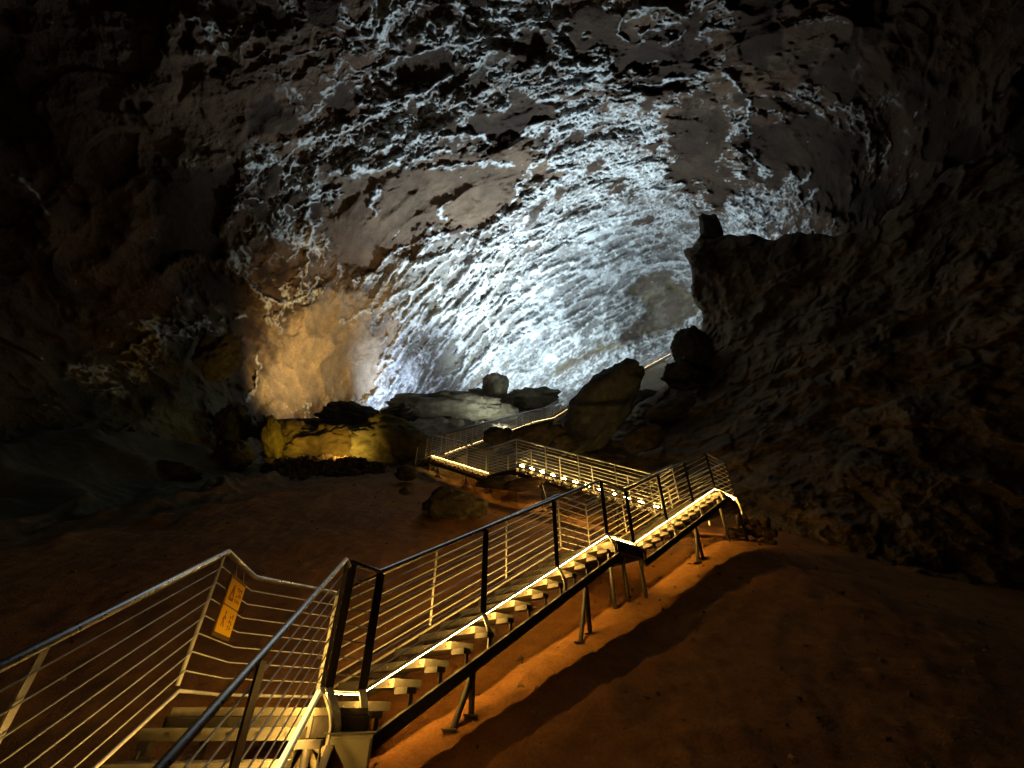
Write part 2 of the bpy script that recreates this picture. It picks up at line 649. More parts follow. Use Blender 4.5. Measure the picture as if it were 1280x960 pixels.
crust = np.clip(1.25 * lobe(700, 390, 190, 130, -0.4) + 1.0 * lobe(760, 210, 130, 110) + 0.85 * lobe(560, 130, 170, 90, -0.4) +
                0.8 * lobe(520, 400, 110, 60, -0.6) + 0.75 * lobe(350, 240, 90, 60) + 0.8 * lobe(980, 230, 100, 70, -0.5) + 0.9 * lobe(480, 490, 60, 22, -0.3) +
                0.65 * lobe(640, 30, 260, 60) + 0.6 * lobe(1060, 160, 50, 40) + 0.8 * lobe(370, 365, 45, 28) + 0.5 * lobe(180, 430, 110, 30, -0.4), 0, 1.15)
hole = sstep(0.10, 0.26, fbm(P / 3.3 + 21, 4)) * (1 - np.clip(1.3 * lobe(690, 420, 190, 100, -0.3), 0, 1))
h -= 0.25 * hole
bare = np.maximum(bare, 0.9 * hole)
vein = sstep(0.80, 0.93, ridged(Q0 / 3.4 + 12, 4)) 
bare = bare * (1 - 0.55 * vein)
crust = crust * (1 - bare)
crust = np.clip(crust + 0.35 * fbm(Q / 3 + 33, 3) * (crust > 0.05) * (1 - bare), 0, 1.2)

big = fbm(P / 11 + 2, 3)
terr = fbm(Q / 4.5 + 8, 3) * 2.4
tf = np.floor(terr)
terr = tf + sstep(0.55, 0.95, terr - tf)
wb2 = np.stack([fbm(P / 1.6 + 3, 3), fbm(P / 1.6 + 50, 3), fbm(P / 1.6 + 90, 3)], 1)
f1, f2, cid = cells(P / 3.6 + wob)
facet = np.clip(f2 - f1, 0, 0.5)


wid = 2.0 ** (1.6 * fbm(P / 1.4 + 23, 3))


def vein_set(scale, off, w, warp, o=4):
    """Jagged crests where a rough noise crosses zero: 1 on the crest, falling away over a varying width."""
    n = fbm(Q / scale + wb2 * warp + off, o, 0.6)
    return np.exp(-np.abs(n) / (w * wid)), n


def web_set(scale, off, w, warp):
    a, b, c = cells(Q / scale + wb2 * warp + 0.25 * wb3 + off)
    return np.exp(-(b - a) / (w * wid)), c


wb3 = np.stack([fbm(P / 0.45 + 3, 2), fbm(P / 0.45 + 50, 2), fbm(P / 0.45 + 90, 2)], 1)
vA, nA_ = vein_set(2.6, 5, 0.055, 0.35)
vB, nB_ = vein_set(1.2, 31, 0.075, 0.5)
wA, cA = web_set(1.5, 13, 0.10, 0.5)
wB, cB = web_set(0.62, 47, 0.16, 0.7)
CREST = [[(288, 262), (330, 250), (372, 262), (400, 245), (432, 222), (470, 212), (520, 200), (560, 186)], [(540, 212), (580, 208), (620, 205), (655, 203)],
         [(555, 170), (600, 172), (620, 184), (632, 170), (645, 179), (660, 165), (668, 155)], [(645, 236), (672, 200), (690, 180), (702, 158)],
         [(388, 262), (386, 310), (380, 345), (370, 366)], [(478, 320), (520, 302), (560, 293), (604, 290)], [(440, 352), (520, 334), (580, 312), (612, 288), (642, 250), (662, 218)],
         [(425, 402), (500, 372), (560, 342), (612, 300)], [(700, 92), (745, 108), (790, 112), (840, 98), (884, 92)],
         [(772, 22), (800, 10), (842, 12), (866, 30), (850, 50), (812, 62), (786, 60), (772, 40), (772, 22)], [(745, 60), (762, 76), (742, 100), (716, 112), (700, 142), (690, 172)],
         [(355, 182), (420, 166), (470, 142), (522, 120), (562, 95)], [(480, 82), (520, 70), (560, 52), (602, 40), (645, 30)], [(150, 442), (190, 422), (240, 412), (262, 400), (300, 396)],
         [(330, 368), (365, 382), (402, 350)], [(322, 438), (324, 470), (312, 502)], [(440, 506), (500, 490), (565, 468)], [(890, 302), (930, 290), (980, 268), (1024, 238)],
         [(960, 296), (1000, 280), (1034, 266)], [(1040, 130), (1072, 135), (1092, 152), (1086, 188)], [(604, 328), (608, 380), (614, 440)], [(905, 90), (940, 130), (930, 180), (960, 220)],
         [(460, 470), (520, 420), (570, 370), (620, 320), (660, 270)], [(490, 492), (540, 440), (590, 400)], [(900, 285), (960, 255), (1010, 215)], [(300, 300), (296, 340), (330, 375)],
         [(560, 250), (545, 262), (552, 275)], [(470, 235), (462, 255), (468, 270)], [(620, 310), (700, 300), (780, 318), (850, 330)], [(700, 480), (760, 452), (850, 410), (880, 385)]]


def line_dist(pt):
    d = np.full(len(pt), 1e9)
    for ln in CREST:
        for a, b in zip(ln, ln[1:]):
            a, b = np.array(a, float), np.array(b, float)
            e, w = b - a, pt - a
            t = np.clip((w @ e) / (e @ e), 0, 1)
            d = np.minimum(d, ((w - t[:, None] * e) ** 2).sum(1))
    return np.sqrt(d)


jw = uv + wb2[:, :2] * 11 + wb3[:, :2] * 5
ld = par(line_dist, jw)
vL = np.exp(-ld / (2.6 * wid)) * sstep(-0.45, 0.1, fbm(P / 2.0 + 7, 3))


def streak(ang, scale, off, w, st):
    c, sn = math.cos(ang), math.sin(ang)
    ea = np.array([c, -SP * sn, CP * sn])
    eb = np.array([-sn, -SP * c, CP * c])
    q = np.stack([P @ ea / st, P @ eb, P @ e3], 1) / scale + 0.22 * wb2 + 0.12 * wb3 + off
    n = fbm(q, 3, 0.55)
    return np.exp(-np.abs(n) / (w * wid))


def streak_q(ang, scale, off, st):
    c, sn = math.cos(ang), math.sin(ang)
    ea = np.array([c, -SP * sn, CP * sn])
    eb = np.array([-sn, -SP * c, CP * c])
    return np.stack([P @ ea / st, P @ eb, P @ e3], 1) / scale + 0.25 * wb2 + 0.07 * wb3 + off


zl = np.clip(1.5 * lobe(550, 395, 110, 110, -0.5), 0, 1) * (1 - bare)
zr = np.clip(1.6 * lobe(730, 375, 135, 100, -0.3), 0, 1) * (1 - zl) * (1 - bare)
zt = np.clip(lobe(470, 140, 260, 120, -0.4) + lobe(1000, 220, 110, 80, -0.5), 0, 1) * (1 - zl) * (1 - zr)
zz_ = np.maximum(zl, zr)
kL = ridged(streak_q(0.92, 1.7, 3, 5.0), 5, 0.6)
kR = ridged(streak_q(0.36, 1.5, 23, 5.0), 5, 0.6)
kT = ridged(streak_q(0.62, 1.6, 93, 3.2), 4, 0.55)
sV = np.maximum(0.9 * streak(0.62, 1.7, 93, 0.06, 3.5) * zt, sstep(0.25, 0.56, kL) * zl)
sV = np.maximum(sV, sstep(0.20, 0.52, kR) * zr)
g0_ = sstep(-0.35, 0.15, fbm(P / 2.6 + 41, 3) + 0.6 * (crust - 0.5))
g1_ = sstep(-0.25, 0.35, fbm(P / 3.5 + 61, 3) + 0.9 * (crust - 0.55))
g2_ = sstep(-0.1, 0.45, fbm(P / 2.2 + 91, 3) + 0.9 * (crust - 0.62))
veins = np.maximum(np.maximum(vA, 0.95 * wA * g0_), np.maximum(0.85 * vB * g1_, 0.8 * wB * g2_))
veins = np.maximum(veins * (1 - 0.75 * zz_) * (1 - 0.3 * zt), sV)
veins = np.clip(veins + 0.3 * (vA * wA + vB * wB * g2_), 0, 1.2)
veins = np.maximum(veins, 1.05 * vL)
dz_ = np.clip(1.2 * lobe(700, 370, 170, 105, -0.35), 0, 1)
cr = np.clip(crust * 1.3 + 0.10, 0, 1) * (1 - 0.93 * bare) * (1 - 0.80 * zz_)
h += 1.9 * big + 1.5 * (ridged(Q0 / 7.5 + 31, 3) - 0.4) + 0.4 * terr * (1 - 0.95 * bare)
h += (0.40 * (vA - 0.4) + 0.45 * (wA - 0.4) * g0_ + 0.5 * (cA - 0.5) + 0.26 * (vB - 0.4) * g1_ + 0.16 * (wB - 0.4) * g2_ + 0.18 * (cB - 0.5) * g2_) * cr
h += 0.55 * vL + 0.40 * (sV - 0.3) * cr
h += 1.5 * (kL - 0.35) * zl + 1.1 * (kR - 0.35) * zr + 0.8 * (kT - 0.35) * zt * cr
h -= 1.1 * sstep(0, 40, 608 + 4 * wb2[:, 0] * 3 - jw[:, 0]) * lobe(570, 385, 70, 75)
h += (0.75 * (ridged(Q / 3.1, 5) - 0.35) + 0.12 * fbm(Q / 0.3, 2)) * cr
h += (cid - 0.5) * 0.8 * (1 - crust).clip(0, 1) * sstep(0.0, 0.16, facet) * (1 - bare)
h += 0.30 * (ridged(P / 2.1 + 70, 4) - 0.35) * (1 - crust).clip(0, 1) * (1 - 0.6 * bare)
h += 0.07 * fbm(P / 0.7, 3)
Pw = P - (R / np.linalg.norm(R, axis=1, keepdims=True)) * h[:, None]

on = np.maximum(sstep(0.05, 0.35, crust + 0.3 * vein), sstep(0.2, 0.6, vL))
grain = 0.16 * fbm(P / 0.5 + 37, 3)
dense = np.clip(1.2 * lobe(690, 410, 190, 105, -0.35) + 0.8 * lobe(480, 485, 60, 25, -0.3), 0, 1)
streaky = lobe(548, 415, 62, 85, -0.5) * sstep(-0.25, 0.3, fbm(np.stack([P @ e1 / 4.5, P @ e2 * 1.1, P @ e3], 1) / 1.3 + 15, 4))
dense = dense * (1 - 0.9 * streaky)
patchy = sstep(0.0, 0.45, fbm(Q0 / 2.2 + 120, 4)) * 0.55  # random patches that thin out the white crust
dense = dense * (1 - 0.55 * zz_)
white = sstep(0.36, 0.78, veins + grain + 0.44 * dense * (0.6 + fbm(Q / 0.8 + 3, 3) - patchy)) * on
dusty = sstep(0.12, 0.55, veins + grain + 0.5 * dense + 0.25 * (crust - 0.5)) * on
tone = sstep(-0.4, 0.4, fbm(P / 4 + 14, 3))[:, None]
brown = np.array([0.10, 0.050, 0.026]) * (1 - tone) + np.array([0.16, 0.095, 0.052]) * tone
wcol = np.array([0.74, 0.74, 0.70]) * (1 - 0.25 * sstep(0, 0.5, fbm(P / 1.7 + 4, 3))[:, None])
col = brown * (1 - 0.62 * bare[:, None])
slab = sstep(-10, 12, sd_all['slab'])[:, None]
col = col * (1 - slab) + np.array([0.155, 0.098, 0.058]) * (0.75 + 0.5 * tone) * slab
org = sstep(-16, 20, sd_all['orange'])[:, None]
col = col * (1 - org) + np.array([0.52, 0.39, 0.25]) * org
low = sstep(-10, 12, sd_all['lower'])[:, None]
mossy = sstep(-0.05, 0.35, fbm(Q0 / 1.6 + 55, 4))[:, None]
col = col * (1 - low) + (np.array([0.17, 0.125, 0.085]) * (1 - mossy) + np.array([0.27, 0.225, 0.12]) * mossy) * low
stc = np.clip(streaky * 0.9 + 0.5 * lobe(700, 420, 150, 60, -0.4) * sstep(0.05, 0.4, fbm(Q0 / 1.8 + 140, 4)), 0, 1)[:, None]
grn = lobe(170, 530, 160, 90)[:, None]
col = col * (1 - grn) + np.array([0.10, 0.105, 0.06]) * grn
dst = np.maximum(0.8 * dusty, 0.85 * zz_ * on)[:, None] * (1 - org * 0.7)
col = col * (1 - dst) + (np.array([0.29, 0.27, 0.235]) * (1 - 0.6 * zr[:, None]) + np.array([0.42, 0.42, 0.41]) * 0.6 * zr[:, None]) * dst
col = col * (1 - 0.75 * stc) + np.array([0.23, 0.205, 0.135]) * 0.75 * stc
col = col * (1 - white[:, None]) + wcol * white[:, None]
faces = grid_faces(len(vs), len(us))
# the part of the wall that stands behind the rock spur is left out
fu, fv = uv[faces[:, 0], 0], uv[faces[:, 0], 1]
faces = faces[~((fu > 960) & (fv > 400))]
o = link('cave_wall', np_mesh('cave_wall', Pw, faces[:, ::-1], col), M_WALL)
props(o, 'vast cave ceiling and wall of brown rock with white crust', kind='structure')
del P, Pw, Q, R, wob, wu, col

# ------------------------------------------------------------------ rock spur on the right
SPUR = [(860, 312), (874, 298), (905, 295), (935, 291), (960, 299), (1000, 291), (1040, 296), (1085, 287), (1110, 262), (1150, 238), (1210, 200), (1750, 60),
        (1750, 950), (1250, 950), (1000, 800), (860, 660), (760, 600), (745, 560), (800, 505), (832, 482), (842, 455), (864, 428), (880, 410), (874, 388), (868, 368), (864, 340)]
TS = [(880, 320, 30), (880, 400, 30), (860, 470, 29), (820, 520, 26), (800, 580, 22), (870, 600, 17.5), (900, 560, 20), (950, 620, 15), (1000, 660, 13.2),
      (1000, 450, 21), (1000, 320, 26), (1100, 350, 21), (1150, 500, 15.5), (1280, 400, 15), (1280, 200, 17), (1280, 650, 11.2), (1500, 500, 11),
      (1280, 800, 9), (1500, 900, 7.5), (1750, 300, 11), (1750, 60, 13), (1000, 800, 10.5), (860, 680, 14.5), (760, 600, 19)]
TS_F = tps([a[:2] for a in TS], [math.log(a[2]) for a in TS])
us = np.concatenate([np.arange(730, 1200, 1.5), np.arange(1200, 1320, 3), np.linspace(1320, 1760, 40)])
vs = np.concatenate([np.linspace(50, 180, 20), np.arange(183, 730, 1.5), np.linspace(732, 960, 40)])
uu, vv = np.meshgrid(us, vs)
uv = np.stack([uu.ravel(), vv.ravel()], 1)
R = ray(uv[:, 0], uv[:, 1])
T = np.exp(TS_F(uv))
P = R * T[:, None]
wu = uv + np.stack([fbm(P / 1.6 + 11, 4), fbm(P / 1.6 + 71, 4)], 1) * 11
sd = sdist(wu, SPUR)
ang = -1.0
s1 = np.array([math.cos(ang), -SP * math.sin(ang), CP * math.sin(ang)])
s2 = np.array([-math.sin(ang), -SP * math.cos(ang), CP * math.cos(ang)])
wob = np.stack([fbm(P / 1.4, 3), fbm(P / 1.4 + 9, 3), fbm(P / 1.4 + 19, 3)], 1)
Q = np.stack([P @ s1 / 1.5, P @ s2, P @ e3 / 1.1], 1) + 0.7 * wob
f1, f2, cid = cells(Q / 1.5)
f1b, f2b, cidb = cells(Q / 0.55 + 7)
f1c, f2c, cidc = cells(P / 0.35 + wob * 0.6)
h = (1.1 * fbm(P / 5 + 6, 3) + 0.75 * (cid - 0.5) * sstep(0.0, 0.2, f2 - f1) - 0.2 * (1 - sstep(0, 0.2, f2 - f1)) + 0.6 * (ridged(P / 2.2 + 3, 5) - 0.35) + 0.16 * (cidb - 0.5) * sstep(0, 0.16, f2b - f1b)
     + 0.09 * (cidc - 0.5) * sstep(0, 0.2, f2c - f1c) + 0.35 * fbm(Q / 0.9 + 4, 4) + 0.08 * fbm(P / 0.3, 3))
rim = np.clip(sd / 22.0, 0, 1)
h -= 1.3 * (1 - np.sqrt(1 - (1 - rim) ** 2))
back = np.clip(-sd, 0, 12)
cen = np.array([1150.0, 520.0])
uv2 = uv + (cen - uv) / np.linalg.norm(cen - uv, axis=1, keepdims=True) * (back * 2.2)[:, None]
R2 = ray(uv2[:, 0], uv2[:, 1])
Pw = R2 * (T + 0.9 * back)[:, None] - (R2 / np.linalg.norm(R2, axis=1, keepdims=True)) * h[:, None]
tone = sstep(-0.4, 0.4, fbm(P / 1.8 + 14, 4))[:, None]
col = np.array([0.13, 0.095, 0.06]) * (1 - tone) + np.array([0.26, 0.19, 0.115]) * tone
col = col * (0.85 + 0.3 * cid[:, None])
faces = grid_faces(len(vs), len(us))
keep = (sd[faces] > -11).all(1)
faces = faces[keep]
o = link('rock_spur', np_mesh('rock_spur', Pw, faces[:, ::-1], col), M_SPUR)
props(o, 'huge dark jagged rock spur filling the right side behind the upper landing', 'rock face')


# ------------------------------------------------------------------ boulders
_ico = {}


def ico(n):
    if n not in _ico:
        bm = bmesh.new()
        bmesh.ops.create_icosphere(bm, subdivisions=n, radius=1)
        _ico[n] = (np.array([v.co[:] for v in bm.verts]), np.array([[v.index for v in f.verts] for f in bm.faces]))
        bm.free()
    return _ico[n]


def boulder(name, label, cat, u, v, t, hw, hh, rot=0.0, tint=(0.2, 0.17, 0.12), depth=None, group=None, n=5, rough=1.0, seed=0, mat=None, tint2=None, crack=0.0):
    """Rock seen at u, v with half sizes in photograph pixels, at axis depth t."""
    V, Fc = ico(n)
    px = t / F_PX
    a, b = hw * px, hh * px
    d = (depth or 0.8) * min(a, b) if depth is None else depth
    s = seed * 13.7 + u * 0.13
    p = V + s
    f1, f2, cid = cells(p * 1.35)
    g1, g2, cidg = cells(p * 3.1 + 5)
    k = 1 + rough * (0.34 * fbm(p * 1.1, 4) + 0.30 * (cid - 0.5) * sstep(0, 0.13, f2 - f1) + 0.13 * (cidg - 0.5) * sstep(0, .12, g2 - g1) + 0.12 * (ridged(p * 2.4, 4) - 0.4) + 0.05 * fbm(p * 5, 3) + 0.02 * fbm(p * 11, 2))
    if crack:
        k -= crack * (1 - sstep(0, 0.09, f2 - f1))
    W3 = V * k[:, None] * np.array([a, d, b])
    c, sn = math.cos(rot), math.sin(rot)
    x, zz = W3[:, 0] * c - W3[:, 2] * sn, W3[:, 0] * sn + W3[:, 2] * c
    W3 = np.stack([x, W3[:, 1], zz], 1)
    right = np.array([1, 0, 0.0]); up = np.array([0, -SP, CP]); fw = np.array([0, CP, SP])
    W3 = W3[:, :1] * right + W3[:, 1:2] * fw + W3[:, 2:] * up
    tn = sstep(-0.3, 0.4, fbm(p * 1.7 + 3, 3))[:, None]
    t2 = np.array(tint2) if tint2 else np.array(tint) * 0.6
    colr = np.array(tint) * tn + t2 * (1 - tn)
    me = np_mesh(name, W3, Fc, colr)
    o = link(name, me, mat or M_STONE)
    o.location = at(u, v, t)
    return props(o, label, cat, group)


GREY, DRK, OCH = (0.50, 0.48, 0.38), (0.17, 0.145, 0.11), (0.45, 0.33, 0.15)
B = boulder
B('boulder', 'tall dark boulder leaning right above the upper stairs', 'boulder', 746, 516, 24, 74, 33, 0.90, (0.30, 0.33, 0.34), seed=48, rough=0.8, tint2=(0.17, 0.18, 0.18))
B('boulder', 'round grey boulder balanced on top of the ridge', 'boulder', 619, 482, 40, 16, 16, 0, GREY, seed=2, rough=0.6)
B('boulder', 'low rock under the balanced round boulder', 'boulder', 612, 499, 40.5, 28, 13, -0.2, GREY, seed=3)
B('boulder', 'broad grey boulder in the middle of the ridge', 'boulder', 552, 510, 36, 68, 21, 0.0, GREY, seed=4, crack=0.05)
B('boulder', 'rounded boulder at the right end of the ridge', 'boulder', 663, 500, 42, 36, 14, 0.05, (0.30, 0.28, 0.22), seed=5)
B('boulder', 'flat rock slab in front of the grey ridge boulder', 'boulder', 604, 522, 37, 40, 16, 0.2, GREY, seed=6)
B('boulder', 'dark low rock at the left end of the ridge', 'boulder', 497, 520, 33, 28, 13, 0.2, (0.26, 0.24, 0.18), seed=7)
B('boulder', 'pale grey boulder above the amber lit bank', 'boulder', 448, 528, 27, 42, 20, -0.35, (0.28, 0.25, 0.19), seed=8)
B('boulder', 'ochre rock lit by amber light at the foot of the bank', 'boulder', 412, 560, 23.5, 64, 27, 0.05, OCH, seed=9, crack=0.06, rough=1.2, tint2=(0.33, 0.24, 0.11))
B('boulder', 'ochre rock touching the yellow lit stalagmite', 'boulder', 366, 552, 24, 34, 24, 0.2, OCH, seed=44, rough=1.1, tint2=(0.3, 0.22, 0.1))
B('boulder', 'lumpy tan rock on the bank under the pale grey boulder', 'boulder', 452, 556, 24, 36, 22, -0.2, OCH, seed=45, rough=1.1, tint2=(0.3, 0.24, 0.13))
B('boulder', 'olive rock between the bank and the upper left landing', 'boulder', 512, 556, 22, 28, 20, -0.3, (0.30, 0.27, 0.15), seed=46, rough=1.1, n=4)
B('boulder', 'angular brown rock right of the leaning boulder base', 'boulder', 806, 548, 22, 26, 14, 0.3, (0.2, 0.16, 0.115), seed=47, n=4, rough=1.2)
B('boulder', 'flat brown rock on the slope under the black rock', 'boulder', 838, 512, 25, 30, 13, 0.35, (0.2, 0.165, 0.125), seed=48, n=4, rough=1.2)
B('boulder', 'grey rock wedged behind the leaning boulder', 'boulder', 806, 506, 30, 22, 16, 0.4, (0.22, 0.19, 0.15), seed=49, n=4, rough=1.1)
B('boulder', 'small rock at the left foot of the leaning boulder', 'boulder', 702, 556, 21, 22, 12, 0.1, (0.2, 0.17, 0.13), seed=50, n=4, rough=1.2)
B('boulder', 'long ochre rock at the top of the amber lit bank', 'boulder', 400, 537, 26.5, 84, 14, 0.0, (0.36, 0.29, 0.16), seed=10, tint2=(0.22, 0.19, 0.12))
B('boulder', 'mossy olive boulder beside the left end of the stairs', 'boulder', 486, 556, 22.5, 46, 33, -0.3, (0.30, 0.26, 0.13), seed=11, crack=0.08, tint2=(0.2, 0.18, 0.1))
B('boulder', 'small dark rock next to the long stair railing', 'boulder', 622, 545, 21.5, 17, 11, 0.2, DRK, seed=12, n=4)
B('boulder', 'dark jagged rock between the railing and leaning boulder', 'boulder', 668, 545, 21, 32, 15, 0.25, DRK, seed=13)
B('boulder', 'dark boulder on the edge of the spur above the far stairs', 'boulder', 866, 438, 28, 25, 28, 0.3, (0.13, 0.115, 0.09), seed=14)
B('boulder', 'black rock below the far end of the stairs', 'boulder', 854, 470, 27, 28, 16, -0.2, DRK, seed=15)
B('boulder', 'knobbed rock sticking out at the top of the spur', 'boulder', 881, 324, 30, 16, 14, 0.3, DRK, seed=16, n=4)
B('rock_pinnacle', 'slanted grey rock pinnacle on top of the spur', 'rock', 890, 295, 32, 13, 30, 0.3, (0.2, 0.18, 0.14), seed=17, n=4)
B('boulder', 'greenish boulder half buried in the red soil', 'boulder', 566, 634, 12.6, 37, 22, 0.0, (0.20, 0.17, 0.11), seed=18, rough=0.8)
B('boulder', 'dark stone in the soil near the greenish boulder', 'boulder', 507, 614, 14.5, 8, 5, 0.0, DRK, seed=19, n=3)
B('boulder', 'black rock under the upper left landing', 'boulder', 508, 592, 17.5, 14, 9, 0.0, DRK, seed=20, n=4)
B('boulder', 'dark rock under the middle landing of the upper stairs', 'boulder', 622, 603, 15.2, 26, 8, 0.1, DRK, seed=21, n=4)
B('boulder', 'brown rock in the slope under the lamp lit flight', 'boulder', 655, 606, 14.2, 24, 8, 0.1, (0.16, 0.10, 0.065), seed=26, n=4)
B('hanging_rock', 'rounded hanging rock with pale lower rim on the left wall', 'rock', 273, 446, 26, 31, 27, 0.3, (0.26, 0.22, 0.18), seed=22, tint2=(0.2, 0.16, 0.13))
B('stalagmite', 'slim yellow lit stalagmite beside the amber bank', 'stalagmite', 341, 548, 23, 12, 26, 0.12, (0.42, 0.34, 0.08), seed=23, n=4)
B('boulder', 'dark hunched rock on the left below the wall', 'boulder', 290, 572, 20.5, 26, 20, 0.15, (0.15, 0.14, 0.09), seed=24)
B('boulder', 'low shadowed rock at the far left of the bank', 'boulder', 212, 590, 18, 40, 12, -0.1, (0.13, 0.125, 0.08), seed=25)
B('knob_rock', 'large dark rock rising behind the stalagmite', 'rock', 294, 530, 26, 24, 26, 0.1, (0.2, 0.18, 0.11), seed=27)

# rough stones stacked beside the upper landing
n_st = 0
for row, (y0, x0, x1, cnt) in enumerate(((652, 922, 962, 3), (667, 908, 968, 4), (682, 906, 966, 4), (697, 910, 968, 4), (711, 922, 964, 3))):
    for k in range(cnt):
        u = x0 + (x1 - x0) * (k + 0.5) / cnt + random.uniform(-2, 2)
        v = y0 + random.uniform(-3, 3)
        rw = ('top', 'second', 'third', 'fourth', 'bottom')[row]
        ps = (('first', 'middle', 'last') if cnt == 3 else ('first', 'second', 'third', 'last'))[k]
        B('stone', f'rough brown stone, {ps} from left in the {rw} row stacked by the landing', 'stone', u, v, 11.6 + 0.1 * row * -1 + random.uniform(-.1, .1), random.uniform(8, 11), random.uniform(6, 9),
          random.uniform(-.4, .4), (0.24, 0.15, 0.09), group='rough stones stacked beside the upper landing', n=3, seed=30 + n_st, rough=1.3)
        n_st += 1


def scatter(name, label, cat, spots, tint, mat=M_STONE, seed=0):
    """Many small loose stones joined into one mesh that nobody could count."""
    V, Fc = ico(1)
    r = np.random.default_rng(seed)
    vs_, fs_ = [], []
    for k, (x, y, z, s) in enumerate(spots):
        A = V * (1 + 0.28 * r.normal(size=(len(V), 1))).clip(0.5, 1.5) * s * r.uniform(0.55, 1.2, 3)
        a = r.uniform(0, 6.28)
        A = A @ np.array([[math.cos(a), -math.sin(a), 0], [math.sin(a), math.cos(a), 0], [0, 0, 1]])
        vs_.append(A + (x, y, z))
        fs_.append(Fc + k * len(V))
    Vv = np.concatenate(vs_)
    tn = np.repeat(r.uniform(0.6, 1.3, len(spots)), len(V))[:, None]
    o = link(name, np_mesh(name, Vv, np.concatenate(fs_), np.array(tint) * tn, False), mat)
    return props(o, label, cat, kind='stuff')


r_ = np.random.default_rng(3)
pts = np.stack([r_.uniform(-9, 9, 1500), r_.uniform(3.5, 17, 1500)], 1)
pts2 = np.stack([r_.uniform(-2.5, 7.5, 420), r_.uniform(4, 11.5, 420)], 1)
pts = np.concatenate([pts, pts2])
zz = ground_h(pts)
scatter('pebbles', 'loose pebbles scattered over the red soil slope', 'pebbles',
        [(x, y, z_ - 0.3 * float(s), float(s)) for (x, y), z_, s in zip(pts, zz, np.concatenate([0.008 + 0.05 * r_.random(1500) ** 5, 0.012 + 0.04 * r_.random(420) ** 3]))], (0.26, 0.16, 0.09), seed=4)
heap = []
for k in range(900):
    a, rr = r_.uniform(0, 6.28), math.sqrt(r_.random())
    u, v = 405 + 78 * rr * math.cos(a), 587 + 15 * rr * math.sin(a)
    p = at(u, v, 19.0 + (600 - v) * 0.06 + r_.uniform(-.3, .3))
    heap.append((p.x, p.y, p.z, r_.uniform(0.06, 0.2)))
scatter('rubble_heap', 'dark heap of small rubble at the foot of the amber lit rock', 'rubble', heap, (0.13, 0.085, 0.06), seed=5)


# ------------------------------------------------------------------ stairs
def flight(label, n0, n1, side, legs=0, near_out=0.16, width=W, support=True, detail=True):
    """Flight whose near railing foot line runs n0..n1; side = unit vector across to the other railing."""
    d = n1 - n0
    run = Vector((d.x, d.y, 0))
    hd = run.normalized()
    n = max(2, round(d.z / 0.17))
    rise, go = d.z / n, run.length / n
    root = thing('stair_flight', label, 'stairs', n0, 'flights of the steel cave staircase')
    lo, hi = -near_out, width + 0.08
    t_in = 0.02
    me = None
    for k in range(n):
        a = hd * (go * k + 0.02) + Vector((0, 0, rise * k - 0.05))
        if me is None:
            m = MB()
            c = [side * t_in, side * hi, side * hi + hd * (go - 0.01), side * t_in + hd * (go - 0.01)]
            th = 0.07
            m.quadbox([p + Vector((0, 0, -th)) for p in c] + c)
            o = m.build('tread', M_TREAD, root)
            me = o.data
            if detail:
                mb = MB()
                for s in range(5):
                    q0 = side * (0.1 + 0.19 * s) + Vector((0, 0, -th / 2))
                    mb.tube([q0 - hd * 0.008, q0 + hd * 0.01], 0.013, 6)
                bb = mb.build('bolt', M_BOLT, o); bb['kind'] = 'stuff'; bme = bb.data
        else:
            o = link('tread', me, None, root)
            if detail:
                link('bolt', bme, None, o)['kind'] = 'stuff'
        o.location = a
    for s in (lo - 0.03, hi + 0.03):
        m = MB()
        e = side * s + Vector((0, 0, -0.36))
        m.bar(e, d + e, side, 0.035, 0.085)
        m.bar(e + Vector((0, 0, 0.05)), d + e + Vector((0, 0, 0.05)), side, 0.055, 0.010)
        m.bar(e - Vector((0, 0, 0.055)), d + e - Vector((0, 0, 0.055)), side, 0.055, 0.010)
        st = m.build('stringer', M_DARK, root)
        if detail:
            kme = None
            for k in range(n):
                p = hd * (go * (k + 0.3)) + side * s
                p.z = rise * k
                if kme is None:
                    m = MB()
                    inn_ = side if s < 0 else -side
                    w_ = (t_in - lo) + 0.05 if s < 0 else 0.1
                    m.bar(inn_ * 0.031 + Vector((0, 0, -0.145)), inn_ * w_ + Vector((0, 0, -0.145)), hd, 0.10, 0.05)
                    m.bar(inn_ * 0.036 + Vector((0, 0, -0.171)), inn_ * 0.036 + Vector((0, 0, -0.32)), hd, 0.04, 0.008)
                    o = m.build('tread_bracket', M_DARK, root)
                    kme = o.data
                else:
                    o = link('tread_bracket', kme, None, root)
                o.location = p
    for s in range(legs):
        f = (s + 0.55) / legs
        for e, lean in ((lo, -0.16), (lo, 0.0), (hi, 0.12)):
            p = n0 + d * f + side * e + Vector((0, 0, -0.42))
            ff = p + hd * (lean * 1.6)
            g = Vector((ff.x, ff.y, gz(ff.x, ff.y) - 0.08))
            if g.z < p.z - 0.1:
                m = MB()
                m.tube([p - n0, g - n0], 0.032, 8)
                lg = m.build('support_leg', M_DARK, root)
                m = MB()
                m.bar(g - n0 + Vector((-.07, 0, .085)), g - n0 + Vector((.07, 0, .085)), Vector((0, 1, 0)), 0.14, 0.012)
                m.build('base_plate', M_DARK, lg)
    return root


